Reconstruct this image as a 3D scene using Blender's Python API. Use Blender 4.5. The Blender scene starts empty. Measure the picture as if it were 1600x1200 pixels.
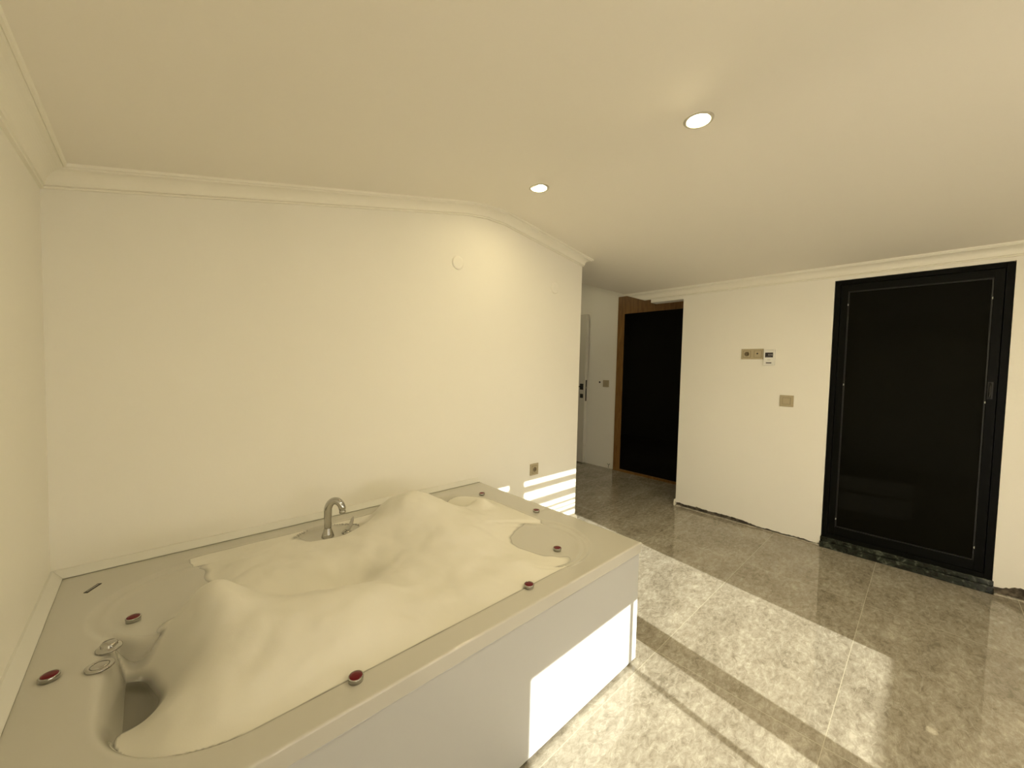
import bpy, bmesh, math, random
from mathutils import Vector, Matrix, noise
random.seed(7)
SC = bpy.context.scene
COL = SC.collection

# ------------------------------------------------------------------ camera
CAM_R = (0.731595, -0.681363, 0.022654)      # right, up and forward of the handheld wide camera
CAM_U = (0.012190, 0.046299, 0.998853)
CAM_F = (0.681630, 0.730480, -0.042177)
cam = bpy.data.cameras.new('camera')
cam.sensor_width = 36.0
cam.lens = 36.0 * 608.05 / 1600.0
cam.clip_start = 0.02
cam_o = bpy.data.objects.new('camera', cam)
COL.objects.link(cam_o)
m = Matrix.Identity(4)
for i in range(3):
    m[i][0] = CAM_R[i]; m[i][1] = CAM_U[i]; m[i][2] = -CAM_F[i]
m[0][3], m[1][3], m[2][3] = 0.2936, -2.3203, 1.5
cam_o.matrix_world = m
SC.camera = cam_o

# ------------------------------------------------------------------ view, sky, sun
SC.view_settings.view_transform = 'Standard'
SC.view_settings.look = 'None'
SC.view_settings.gamma = 1.0
SC.view_settings.use_curve_mapping = False
SC.view_settings.exposure = 0.0

SKY = 6.4
world = bpy.data.worlds.new('sky')
SC.world = world
world.use_nodes = True
bg = world.node_tree.nodes['Background']
bg.inputs[0].default_value = (1.0, 0.91, 0.80, 1)
bg.inputs[1].default_value = SKY

TAN_EL, TAN_AZ = 0.224, 0.143                # the sun drops .224 and drifts .143 to +X per metre of +Y
SUN = 16.0
sun = bpy.data.lights.new('sun', 'SUN')
sun.energy = SUN
sun.angle = 0.006
sun.color = (1.0, 0.99, 0.85)
sun_o = bpy.data.objects.new('sun', sun)
COL.objects.link(sun_o)
sun_o.rotation_euler = Vector((TAN_AZ, 1.0, -TAN_EL)).to_track_quat('-Z', 'Y').to_euler()
sun_o.location = (1.5, -8, 3)

LAMP = 390.0                                   # emission of the downlight discs

# ------------------------------------------------------------------ dimensions
XA, XB = 3.345, 4.587                         # end of back wall, plane of right wall
YW = -4.20                                    # window wall behind the camera
YF = -4.35                                    # plane of the window frame
XH = 5.40                                     # far wall of the hall
MO = 0.077                                    # cornice size
TX, TW, TH = 2.12, 1.36, 0.627                # bathtub
JY, CY = -0.445, -0.063                       # jamb of the passage, end of its lintel
D0, D1, DZ0, DZ1 = -1.733, -2.685, 0.088, 2.30  # black door opening


def zc(x):
    pts = [(-1, 2.211 - 0.2279), (0, 2.211), (1.979, 2.662), (2.16, 2.686), (2.339, 2.686), (4.51, 2.414), (6, 2.2276)]
    for (a, za), (b, zb) in zip(pts, pts[1:]):
        if x <= b:
            return za + (zb - za) * (x - a) / (b - a)
    return pts[-1][1]


# ------------------------------------------------------------------ materials
def mat(name, color, rough=0.5, metal=0.0, spec=0.5, emit=None, estr=0.0, coat=0.0, sss=0.0):
    mt = bpy.data.materials.new(name)
    mt.use_nodes = True
    b = mt.node_tree.nodes['Principled BSDF']
    b.inputs['Base Color'].default_value = (*color, 1)
    b.inputs['Roughness'].default_value = rough
    b.inputs['Metallic'].default_value = metal
    b.inputs['Specular IOR Level'].default_value = spec
    b.inputs['Coat Weight'].default_value = coat
    if coat:
        b.inputs['Coat Roughness'].default_value = 0.06
    if emit:
        b.inputs['Emission Color'].default_value = (*emit, 1)
        b.inputs['Emission Strength'].default_value = estr
    if sss:
        b.inputs['Subsurface Weight'].default_value = sss
        b.inputs['Subsurface Radius'].default_value = (0.03, 0.03, 0.03)
        b.inputs['Subsurface Scale'].default_value = 1.0
    return mt


def nodes(mt):
    return mt.node_tree.nodes, mt.node_tree.links, mt.node_tree.nodes['Principled BSDF']


def ramp(n, stops):
    r = n.new('ShaderNodeValToRGB')
    cr = r.color_ramp
    cr.elements[0].position, cr.elements[0].color = stops[0][0], (*stops[0][1], 1)
    cr.elements[1].position, cr.elements[1].color = stops[-1][0], (*stops[-1][1], 1)
    for p, c in stops[1:-1]:
        e = cr.elements.new(p)
        e.color = (*c, 1)
    return r


def add_bump(mt, scale, dist, strength=0.3, detail=4):
    n, l, b = nodes(mt)
    tc = n.new('ShaderNodeTexCoord')
    no = n.new('ShaderNodeTexNoise')
    no.inputs['Scale'].default_value = scale
    no.inputs['Detail'].default_value = detail
    bp = n.new('ShaderNodeBump')
    bp.inputs['Strength'].default_value = strength
    bp.inputs['Distance'].default_value = dist
    l.new(tc.outputs['Object'], no.inputs['Vector'])
    l.new(no.outputs['Fac'], bp.inputs['Height'])
    l.new(bp.outputs['Normal'], b.inputs['Normal'])
    return no


def vary(mt, c0, c1, scale, detail=4):
    n, l, b = nodes(mt)
    tc = n.new('ShaderNodeTexCoord')
    no = n.new('ShaderNodeTexNoise')
    no.inputs['Scale'].default_value = scale
    no.inputs['Detail'].default_value = detail
    r = ramp(n, [(0.35, c0), (0.65, c1)])
    l.new(tc.outputs['Object'], no.inputs['Vector'])
    l.new(no.outputs['Fac'], r.inputs['Fac'])
    l.new(r.outputs['Color'], b.inputs['Base Color'])


M_WALL = mat('wall_paint', (0.80, 0.775, 0.70), 0.55, spec=0.3)
vary(M_WALL, (0.91, 0.885, 0.80), (0.925, 0.90, 0.815), 1.3)
add_bump(M_WALL, 90, 0.002, 0.12)
M_CEIL = mat('ceiling_paint', (0.93, 0.885, 0.79), 0.8, spec=0.2)
add_bump(M_CEIL, 60, 0.002, 0.1)
M_TRIM = mat('cornice_paint', (0.94, 0.91, 0.80), 0.5, spec=0.35)
add_bump(M_TRIM, 40, 0.001, 0.1)
M_RAW = mat('raw_mortar', (0.10, 0.08, 0.06), 0.95)
vary(M_RAW, (0.05, 0.04, 0.03), (0.20, 0.165, 0.12), 26, 6)
add_bump(M_RAW, 60, 0.01, 0.9)
M_GROUT = mat('mortar_residue', (0.50, 0.46, 0.38), 0.9)
vary(M_GROUT, (0.36, 0.33, 0.27), (0.62, 0.58, 0.50), 30, 5)
M_ACRYL = mat('white_acrylic', (0.56, 0.54, 0.475), 0.12, coat=0.4)
add_bump(M_ACRYL, 5, 0.004, 0.05, 2)
M_PANEL = mat('panel_lacquer', (0.52, 0.52, 0.50), 0.28)
add_bump(M_PANEL, 3, 0.004, 0.04, 2)
M_SEAL = mat('seal_plastic', (0.76, 0.75, 0.69), 0.4)
M_CHROME = mat('chrome', (0.48, 0.47, 0.44), 0.06, metal=1.0)
M_RUBY = mat('ruby_lens', (0.13, 0.003, 0.010), 0.3, spec=0.25)
M_BADGE = mat('badge_black', (0.02, 0.018, 0.015), 0.35)
M_BADGE2 = mat('badge_letters', (0.45, 0.42, 0.36), 0.35)
M_BEIGE = mat('beige_plastic', (0.47, 0.40, 0.26), 0.38)
M_BEIGE_D = mat('beige_plastic_shade', (0.20, 0.155, 0.09), 0.5)  # darker beige: shade of gaps and recesses put into the colour
M_DARK = mat('dark_and_hole_shade', (0.02, 0.018, 0.015), 0.6)  # near-black: shade of holes and gaps as colour, also a dark button
M_WPLASTIC = mat('white_plastic', (0.85, 0.84, 0.79), 0.35)
M_LCD = mat('lcd_glass', (0.035, 0.03, 0.035), 0.15)
M_LCD2 = mat('lcd_segments', (0.22, 0.21, 0.21), 0.4)
M_ALU = mat('anthracite_aluminium', (0.0030, 0.0032, 0.0026), 0.42, spec=0.07)
M_GLASSD = mat('black_tinted_glass', (0.003, 0.003, 0.002), 0.015, spec=0.09)
M_BLACKGLASS = mat('black_gloss_door', (0.0015, 0.0012, 0.001), 0.04, spec=0.25)
M_GASKET = mat('rubber_gasket', (0.004, 0.004, 0.004), 0.5)
M_FLECK = mat('white_paint_fleck', (0.42, 0.42, 0.38), 0.5)
M_DOORW = mat('white_door_paint', (0.70, 0.68, 0.60), 0.4)
M_BLK = mat('black_metal', (0.012, 0.011, 0.01), 0.35)
M_SHUT = mat('shutter_aluminium', (0.35, 0.34, 0.33), 0.5)
M_WFRAME = mat('window_frame_anthracite', (0.03, 0.032, 0.033), 0.4)
M_TERR = mat('bounce_terrace_tiles', (0.32, 0.30, 0.27), 0.8)  # pale unseen ground, added to bounce daylight up to the ceiling
vary(M_TERR, (0.66, 0.64, 0.60), (0.76, 0.74, 0.70), 4)
M_WATER = mat('soapy_water_shaded', (0.20, 0.185, 0.14), 0.06, spec=0.5)  # dark grey puts the shade of the hollow into the water colour
M_DISCS = [mat('light_diffuser', (1, 0.95, 0.85), 0.5, emit=(1.0, 0.84, 0.48), estr=LAMP * k_) for k_ in (0.32, 0.8, 1.3, 1.3)]
M_RING = mat('light_ring', (0.62, 0.58, 0.48), 0.4)

# foam: fine bubbles
M_FOAM = mat('bubble_foam', (0.79, 0.765, 0.68), 0.75, spec=0.15, sss=0.35)
n, l, b = nodes(M_FOAM)
tc = n.new('ShaderNodeTexCoord')
vo = n.new('ShaderNodeTexVoronoi'); vo.inputs['Scale'].default_value = 260
no = n.new('ShaderNodeTexNoise'); no.inputs['Scale'].default_value = 22; no.inputs['Detail'].default_value = 5
mx = n.new('ShaderNodeMath'); mx.operation = 'MULTIPLY_ADD'; mx.inputs[1].default_value = 0.25
bp = n.new('ShaderNodeBump'); bp.inputs['Strength'].default_value = 0.06; bp.inputs['Distance'].default_value = 0.004
l.new(tc.outputs['Object'], vo.inputs['Vector']); l.new(tc.outputs['Object'], no.inputs['Vector'])
l.new(vo.outputs['Distance'], mx.inputs[0]); l.new(no.outputs['Fac'], mx.inputs[2])
l.new(mx.outputs[0], bp.inputs['Height']); l.new(bp.outputs['Normal'], b.inputs['Normal'])

# a thin film of foam lets the tub show through
at_ = n.new('ShaderNodeAttribute'); at_.attribute_name = 'foam_cover'
l.new(at_.outputs['Fac'], b.inputs['Alpha'])

# oak-like wood
M_WOOD = mat('varnished_oak', (0.30, 0.15, 0.045), 0.42)
n, l, b = nodes(M_WOOD)
tc = n.new('ShaderNodeTexCoord'); mp = n.new('ShaderNodeMapping')
mp.inputs['Scale'].default_value = (9, 9, 0.9)
no = n.new('ShaderNodeTexNoise'); no.inputs['Scale'].default_value = 4; no.inputs['Detail'].default_value = 6
no.inputs['Distortion'].default_value = 1.2
r = ramp(n, [(0.3, (0.17, 0.082, 0.020)), (0.5, (0.235, 0.118, 0.031)), (0.7, (0.29, 0.155, 0.045))])
l.new(tc.outputs['Object'], mp.inputs[0]); l.new(mp.outputs[0], no.inputs['Vector'])
l.new(no.outputs['Fac'], r.inputs['Fac']); l.new(r.outputs['Color'], b.inputs['Base Color'])

# dark green marble of the door sill
M_SILL = mat('green_marble', (0.03, 0.04, 0.03), 0.2)
n, l, b = nodes(M_SILL)
tc = n.new('ShaderNodeTexCoord')
no = n.new('ShaderNodeTexNoise'); no.inputs['Scale'].default_value = 30; no.inputs['Detail'].default_value = 8
no.inputs['Distortion'].default_value = 0.6
r = ramp(n, [(0.35, (0.006, 0.008, 0.006)), (0.56, (0.022, 0.028, 0.021)), (0.74, (0.12, 0.13, 0.10))])
l.new(tc.outputs['Object'], no.inputs['Vector']); l.new(no.outputs['Fac'], r.inputs['Fac'])
l.new(r.outputs['Color'], b.inputs['Base Color'])

# polished marble-look tiles, joints laid on the photographed grid
GX0, GXP, GY0, GYP = 2.264, 1.451, -1.390, 0.705
M_FLOOR = mat('marble_tile_floor', (0.4, 0.37, 0.3), 0.09)
n, l, b = nodes(M_FLOOR)


def math_n(op, a=None, bb=None, c=None):
    nd = n.new('ShaderNodeMath'); nd.operation = op
    for i, v in enumerate((a, bb, c)):
        if v is None:
            continue
        if isinstance(v, (int, float)):
            nd.inputs[i].default_value = v
        else:
            l.new(v, nd.inputs[i])
    return nd.outputs[0]


tc = n.new('ShaderNodeTexCoord'); sp = n.new('ShaderNodeSeparateXYZ')
l.new(tc.outputs['Object'], sp.inputs[0])
u = math_n('DIVIDE', math_n('SUBTRACT', sp.outputs[0], GX0), GXP)
v = math_n('DIVIDE', math_n('SUBTRACT', sp.outputs[1], GY0), GYP)
iu, iv = math_n('FLOOR', u), math_n('FLOOR', v)
du = math_n('MULTIPLY', math_n('ABSOLUTE', math_n('SUBTRACT', u, math_n('ROUND', u))), GXP)
dv = math_n('MULTIPLY', math_n('ABSOLUTE', math_n('SUBTRACT', v, math_n('ROUND', v))), GYP)
joint = math_n('LESS_THAN', math_n('MINIMUM', du, dv), 0.0013)
rnd = n.new('ShaderNodeTexWhiteNoise'); rnd.noise_dimensions = '2D'
cb = n.new('ShaderNodeCombineXYZ'); l.new(iu, cb.inputs[0]); l.new(iv, cb.inputs[1])
l.new(cb.outputs[0], rnd.inputs['Vector'])
off = n.new('ShaderNodeVectorMath'); off.operation = 'MULTIPLY_ADD'
off.inputs[1].default_value = (17, 23, 9)
l.new(rnd.outputs['Color'], off.inputs[0]); l.new(tc.outputs['Object'], off.inputs[2])
rot = n.new('ShaderNodeMapping'); rot.inputs['Rotation'].default_value = (0, 0, math.radians(-35))
rot.inputs['Scale'].default_value = (1.0, 2.0, 1.0)
l.new(off.outputs[0], rot.inputs[0])
big = n.new('ShaderNodeTexNoise'); big.inputs['Scale'].default_value = 3.0; big.inputs['Detail'].default_value = 6
big.inputs['Distortion'].default_value = 0.4
l.new(rot.outputs[0], big.inputs['Vector'])
fine = n.new('ShaderNodeTexNoise'); fine.inputs['Scale'].default_value = 19; fine.inputs['Detail'].default_value = 9
fine.inputs['Roughness'].default_value = 0.78; fine.inputs['Distortion'].default_value = 0.5
l.new(rot.outputs[0], fine.inputs['Vector'])
mixf = math_n('MULTIPLY_ADD', big.outputs['Fac'], 0.28, math_n('MULTIPLY', fine.outputs['Fac'], 0.72))
r = ramp(n, [(0.38, (0.215, 0.187, 0.14)), (0.47, (0.325, 0.29, 0.23)), (0.55, (0.41, 0.375, 0.305)), (0.64, (0.55, 0.51, 0.43))])
l.new(mixf, r.inputs['Fac'])
# thin pale veins
vn = n.new('ShaderNodeTexNoise'); vn.inputs['Scale'].default_value = 3.2; vn.inputs['Detail'].default_value = 5
vn.inputs['Distortion'].default_value = 1.0
l.new(rot.outputs[0], vn.inputs['Vector'])
vd = math_n('ABSOLUTE', math_n('SUBTRACT', vn.outputs['Fac'], 0.5))
vr = n.new('ShaderNodeMapRange'); vr.inputs['From Min'].default_value = 0.0; vr.inputs['From Max'].default_value = 0.006
vr.inputs['To Min'].default_value = 0.38; vr.inputs['To Max'].default_value = 0.0
l.new(vd, vr.inputs['Value'])
m1 = n.new('ShaderNodeMixRGB'); m1.inputs[2].default_value = (0.62, 0.585, 0.50, 1)
l.new(vr.outputs[0], m1.inputs[0]); l.new(r.outputs['Color'], m1.inputs[1])
m2 = n.new('ShaderNodeMixRGB'); m2.inputs[2].default_value = (0.50, 0.46, 0.36, 1)
l.new(joint, m2.inputs[0]); l.new(m1.outputs[0], m2.inputs[1])
l.new(m2.outputs[0], b.inputs['Base Color'])
rr = math_n('MULTIPLY_ADD', joint, 0.5, 0.035)
l.new(rr, b.inputs['Roughness'])

# clear window glass
M_PANE = bpy.data.materials.new('window_glass'); M_PANE.use_nodes = True
nt = M_PANE.node_tree; nt.nodes.clear()
o_ = nt.nodes.new('ShaderNodeOutputMaterial'); t_ = nt.nodes.new('ShaderNodeBsdfTransparent')
g_ = nt.nodes.new('ShaderNodeBsdfGlossy'); g_.inputs['Roughness'].default_value = 0.0
x_ = nt.nodes.new('ShaderNodeMixShader'); x_.inputs[0].default_value = 0.07
nt.links.new(t_.outputs[0], x_.inputs[1]); nt.links.new(g_.outputs[0], x_.inputs[2]); nt.links.new(x_.outputs[0], o_.inputs[0])


# ------------------------------------------------------------------ mesh helpers
class MB:
    def __init__(s):
        s.v = []; s.f = []; s.sm = []; s.mi = []

    def face(s, idx, smooth=False, mi=0):
        s.f.append(idx); s.sm.append(smooth); s.mi.append(mi)

    def box(s, x0, y0, z0, x1, y1, z1, mi=0):
        x0, x1 = min(x0, x1), max(x0, x1); y0, y1 = min(y0, y1), max(y0, y1); z0, z1 = min(z0, z1), max(z0, z1)
        b = len(s.v)
        s.v += [(x0, y0, z0), (x1, y0, z0), (x1, y1, z0), (x0, y1, z0), (x0, y0, z1), (x1, y0, z1), (x1, y1, z1), (x0, y1, z1)]
        for q in ((3, 2, 1, 0), (4, 5, 6, 7), (0, 1, 5, 4), (1, 2, 6, 5), (2, 3, 7, 6), (3, 0, 4, 7)):
            s.face([b + i for i in q], False, mi)
        return s

    def lathe(s, prof, seg=32, axis='Z', c=(0, 0, 0), mi=0, smooth=True):
        b = len(s.v); k = len(prof)
        for i in range(seg):
            a = 2 * math.pi * i / seg
            for (r_, h) in prof:
                x, y = r_ * math.cos(a), r_ * math.sin(a)
                p = {'Z': (x, y, h), 'Y': (x, -h, y), 'X': (-h, x, y)}[axis]
                s.v.append((c[0] + p[0], c[1] + p[1], c[2] + p[2]))
        for i in range(seg):
            j = (i + 1) % seg
            for q in range(k - 1):
                s.face([b + i * k + q, b + j * k + q, b + j * k + q + 1, b + i * k + q + 1], smooth, mi)
        return s

    def tube(s, pts, rad, seg=16, flat=1.0, caps=True):
        rad = rad if isinstance(rad, (list, tuple)) else [rad] * len(pts)
        pts = [Vector(p) for p in pts]; b = len(s.v)
        up = Vector((0, 1, 0.01)).normalized()
        for i, p in enumerate(pts):
            t = (pts[min(i + 1, len(pts) - 1)] - pts[max(i - 1, 0)]).normalized()
            a = up.cross(t)
            a = a.normalized() if a.length > 1e-4 else Vector((1, 0, 0))
            c = t.cross(a).normalized()
            for k in range(seg):
                an = 2 * math.pi * k / seg
                s.v.append(tuple(p + a * math.cos(an) * rad[i] + c * math.sin(an) * rad[i] * flat))
        for i in range(len(pts) - 1):
            for k in range(seg):
                k2 = (k + 1) % seg
                s.face([b + i * seg + k, b + i * seg + k2, b + (i + 1) * seg + k2, b + (i + 1) * seg + k], True)
        if caps:
            s.face([b + k for k in range(seg)][::-1]); e = b + (len(pts) - 1) * seg
            s.face([e + k for k in range(seg)])
        return s

    def build(s, name, mats, parent=None, loc=None, bevel=0.0, bseg=2):
        me = bpy.data.meshes.new(name)
        me.from_pydata([tuple(p) for p in s.v], [], s.f)
        for mt in (mats if isinstance(mats, (list, tuple)) else [mats]):
            me.materials.append(mt)
        me.polygons.foreach_set('use_smooth', s.sm)
        me.polygons.foreach_set('material_index', s.mi)
        bm = bmesh.new(); bm.from_mesh(me)
        bmesh.ops.recalc_face_normals(bm, faces=bm.faces)
        if bevel:
            es = [e for e in bm.edges if len(e.link_faces) == 2 and e.calc_face_angle(0) > 0.6]
            bmesh.ops.bevel(bm, geom=es, offset=bevel, segments=bseg, profile=0.5, affect='EDGES')
        bm.to_mesh(me); bm.free(); me.update()
        o = bpy.data.objects.new(name, me); COL.objects.link(o)
        if parent:
            o.parent = parent
        if loc:
            o.location = loc
        return o


def empty(name, loc, label=None, cat=None, group=None, kind=None):
    o = bpy.data.objects.new(name, None); COL.objects.link(o); o.location = loc
    o.empty_display_size = 0.1
    tag(o, label, cat, group, kind)
    return o


def tag(o, label=None, cat=None, group=None, kind=None):
    if label: o['label'] = label
    if cat: o['category'] = cat
    if group: o['group'] = group
    if kind: o['kind'] = kind
    return o


def struct(o, label=None):
    o['kind'] = 'structure'
    if label: o['label'] = label
    return o


# ------------------------------------------------------------------ the shell
fl = MB().box(-0.30, YF - 0.05, -0.1, XH + 0.1, 2.6, 0)
struct(fl.build('floor', M_FLOOR), 'polished grey beige marble tile floor')

# main ceiling, a low gable that stops at the hall edge
mb = MB()
cols = [(-0.35, 0.2), (0, 0.2)] + [(1.82 + 0.02 * i, 0.2) for i in range(35)] + [(3.30, 0.2), (3.32, 0.70), (3.889, 0.477), (4.46, 0.256), (4.512, 0.250), (4.587, -0.04), (4.74, -0.04)]
for x, ye in cols:
    z = sum(zc(x + 0.01 * (k_ - 9)) for k_ in range(19)) / 19 if 0.5 < x < 3 else zc(x)
    mb.v += [(x, YF, z), (x, ye, z), (x, YF, z + 0.1), (x, ye, z + 0.1)]
for i in range(len(cols) - 1):
    a, c = i * 4, (i + 1) * 4
    for q in ((0, 1), (1, 3), (3, 2), (2, 0)):
        mb.face([a + q[0], a + q[1], c + q[1], c + q[0]])
mb.face([0, 1, 3, 2]); e = 4 * (len(cols) - 1); mb.face([e, e + 2, e + 3, e + 1])
struct(mb.build('ceiling', M_CEIL), 'low gabled ceiling painted cream')

# back wall behind the bathtub, its top follows the gable
mb = MB()
xs = [-0.12, 0, 1.979, 2.16, 2.339, XA]
for x in xs:
    mb.v += [(x, 0, 0), (x, 0.2, 0), (x, 0.2, zc(x) + 0.04), (x, 0, zc(x) + 0.04)]
for i in range(len(xs) - 1):
    a, c = i * 4, (i + 1) * 4
    for q in range(4):
        mb.face([a + q, a + (q + 1) % 4, c + (q + 1) % 4, c + q])
mb.face([0, 1, 2, 3]); e = 4 * (len(xs) - 1); mb.face([e, e + 1, e + 2, e + 3])
struct(mb.build('wall_back', M_WALL))

LY0, LY1, LZ0, LZ1 = -4.16, -3.00, 0.30, 1.98          # added side window, unseen, lets in fill daylight
mb = MB()
mb.box(-0.30, LY1, 0, 0, 0, zc(0) + 0.02); mb.box(-0.30, YF, 0, 0, LY0, zc(0) + 0.02)
mb.box(-0.30, LY0, 0, 0, LY1, LZ0); mb.box(-0.30, LY0, LZ1, 0, LY1, zc(0) + 0.02)
struct(mb.build('wall_left', M_WALL))

# right wall: plaster panels with a broken lower edge over raw mortar
mb = MB()
T = 0.13


def plaster(y0, y1, ztop, base, rough):
    k = max(2, int(abs(y1 - y0) / 0.012)); b0 = len(mb.v)
    for i in range(k + 1):
        y = y0 + (y1 - y0) * i / k
        zb = base(y) + rough * (noise.noise(Vector((y * 14, 3.1, 0))) + 0.6 * noise.noise(Vector((y * 60, 9.1, 0))))
        zb = max(0.006, zb)
        mb.v += [(XB, y, ztop), (XB, y, zb), (XB + 0.022, y, zb), (XB + 0.022, y, ztop)]
    for i in range(k):
        a, c = b0 + i * 4, b0 + (i + 1) * 4
        for q in range(4):
            mb.face([a + q, a + (q + 1) % 4, c + (q + 1) % 4, c + q])
    mb.face([b0, b0 + 1, b0 + 2, b0 + 3]); e = b0 + 4 * k; mb.face([e, e + 1, e + 2, e + 3])


def lower_mid(y):
    t = (JY - y) / (JY - D0)
    return 0.040 if t < 0.52 else (0.040 - 0.022 * min(1, (t - 0.52) / 0.1))


plaster(JY, D0, 2.36, lower_mid, 0.010)
plaster(D1, YF, 2.36, lambda y: 0.052 + 0.03 * math.exp(-((y + 2.80) / 0.05) ** 2), 0.022)
mb.box(XB, D0, DZ1, XB + 0.022, D1, 2.36)
mb.box(XB, JY, 2.293, XB + 0.022, CY, 2.36)
mb.box(XB, CY, 2.36, XB + T, YF, 2.46)
mb.box(XB + 0.022, CY, 2.293, XB + T, JY, 2.36)
mb.box(XB + 0.022, D0, DZ1, XB + T, D1, 2.36)
mb.box(XB + 0.022, JY, 0.0, XB + T, D0, 2.36, 1)
mb.box(XB + 0.022, D1, 0.0, XB + T, YF, 2.36, 1)
mb.box(XB + 0.020, JY, 0.05, XB + T + 0.001, JY + 0.004, 2.293)
mb.box(XB + 0.03, D0, DZ0, XB + T, D0 - 0.003, DZ1)
struct(mb.build('wall_right', [M_WALL, M_RAW]), 'right wall with broken plaster above the floor')

# window wall behind the camera
WX0, WX1, WZ0, WZ1 = 0.84, 2.94, 0.40, 2.02
mb = MB()
mb.box(-0.12, YF, 0, WX0, YW, 2.75); mb.box(WX1, YF, 0, XB + T, YW, 2.75)
mb.box(WX0, YF, 0, WX1, YW, WZ0); mb.box(WX0, YF, WZ1, WX1, YW, 2.75)
struct(mb.build('wall_front', M_WALL))

# hall beyond the passage
struct(MB().box(XH, -0.72, 0, XH + 0.1, 2.6, 3.0).build('wall_hall_right', M_WALL))
struct(MB().box(2.2, 2.5, 0, XH, 2.6, 3.0).build('wall_hall_back', M_WALL))
struct(MB().box(2.2, 0.2, 0, 2.3, 2.5, 3.0).build('wall_hall_left', M_WALL))
struct(MB().box(XB + T, -0.72, 0, XH, -0.62, 3.0).build('wall_hall_front', M_WALL))
mb = MB()
edge = [(2.2, 0.2), (3.32, 0.2), (3.32, 0.70), (3.889, 0.477), (4.46, 0.252), (4.512, 0.215), (4.587, -0.04), (XB + T, -0.04), (XB + T, -0.62)]
for x, y in edge:
    mb.v += [(x, y, zc(x) + 0.06 if x < XB else 2.42), (x, y, 3.0), (x - 0.03, y - 0.05, 3.0), (x - 0.03, y - 0.05, zc(x) + 0.06 if x < XB else 2.42)]
for i in range(len(edge) - 1):
    a, c = i * 4, (i + 1) * 4
    for q in range(4):
        mb.face([a + q, a + (q + 1) % 4, c + (q + 1) % 4, c + q])
struct(mb.build('wall_hall_upstand', M_WALL))
struct(MB().box(2.2, -0.75, 3.0, XH + 0.1, 2.6, 3.1).build('ceiling_hall', M_CEIL))


# ------------------------------------------------------------------ cornices
def cornice_profile():
    w = MO
    p = [(0.0, w), (0.010, w), (0.011, w - 0.006), (0.007, w - 0.009), (0.015, w - 0.012), (0.017, w - 0.019)]
    a0 = (0.017, w - 0.019); a1 = (w - 0.019, 0.019)
    for i in range(1, 10):
        t = math.pi / 2 * i / 10
        p.append((a0[0] + (a1[0] - a0[0]) * (1 - math.cos(t)), a0[1] + (a1[1] - a0[1]) * math.sin(t)))
    p += [a1, (w - 0.013, 0.018), (w - 0.011, 0.010), (w - 0.008, 0.0125), (w - 0.002, 0.0115), (w, 0.0)]
    return p


PR = cornice_profile()


def sweep(name, stations, label=None):
    """stations: list of functions (d,h)->xyz; the strip keeps its real depth by closing to the wall corner."""
    mb = MB(); pr = PR + [(0.0, 0.0)]
    for st in stations:
        for d, h in pr:
            mb.v.append(st(d, h))
    k = len(pr)
    for i in range(len(stations) - 1):
        for q in range(k):
            a, c = i * k, (i + 1) * k
            mb.face([a + q, a + (q + 1) % k, c + (q + 1) % k, c + q], False)
    mb.face(list(range(k))); e = (len(stations) - 1) * k; mb.face([e + q for q in range(k)])
    return struct(mb.build(name, M_TRIM), label)


sts = [lambda d, h: (d, -d, zc(d) - h)]
for x in (0.5, 1.2, 1.979, 2.16, 2.339, 2.8):
    sts.append(lambda d, h, x=x: (x, -d, zc(x) - h))
sts.append(lambda d, h: (XA + d, -d, zc(XA + d) - h))
sts.append(lambda d, h: (XA + d, 0.2, zc(XA + d) - h))
sweep('trim_1', sts, 'cove cornice above the bathtub wall')
sweep('trim_2', [lambda d, h: (d, YW, zc(d) - h), lambda d, h: (d, -d, zc(d) - h)], 'cove cornice on the left wall')
CUT_A, CUT_B, CUT_N = Vector((4.51, 0.27, 2.414)), Vector((4.587, CY, 2.30)), None
CUT_N = (CUT_A - Vector((0.2936, -2.3203, 1.5))).cross(CUT_B - Vector((0.2936, -2.3203, 1.5)))


def end_cut(d, h):                                   # slanting saw cut at the hall end of the cornice
    x, z = XB - d, zc(XB - d) - h
    return (x, max(CY, CUT_A.y - (CUT_N.x * (x - CUT_A.x) + CUT_N.z * (z - CUT_A.z)) / CUT_N.y), z)


sweep('trim_3', [lambda d, h: (XB - d, YW, zc(XB - d) - h), lambda d, h: (XB - d, -1.0, zc(XB - d) - h),
                 end_cut], 'cove cornice on the right wall')

# skirting on the back wall right of the tub, turned round the corner
mb = MB()
SP = [(0, 0), (0.016, 0), (0.016, 0.050), (0.010, 0.066), (0.0, 0.070)]
for st in (lambda d, z: (TX + 0.01, -d, z), lambda d, z: (XA + d, -d, z), lambda d, z: (XA + d, 0.2, z)):
    for d, z in SP:
        mb.v.append(st(d, z))
for i in range(2):
    for q in range(5):
        a, c = i * 5, (i + 1) * 5
        mb.face([a + q, a + (q + 1) % 5, c + (q + 1) % 5, c + q])
mb.face([0, 1, 2, 3, 4]); mb.face([10, 11, 12, 13, 14])
struct(mb.build('baseboard_back', M_TRIM))
mb = MB().box(XB + 0.004, JY + 0.004, 0, XB + T, JY + 0.020, 0.066)
mb.box(XB - 0.012, JY + 0.002, 0, XB + 0.004, JY + 0.016, 0.062)
struct(mb.build('baseboard_passage', M_TRIM, bevel=0.002))

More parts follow.
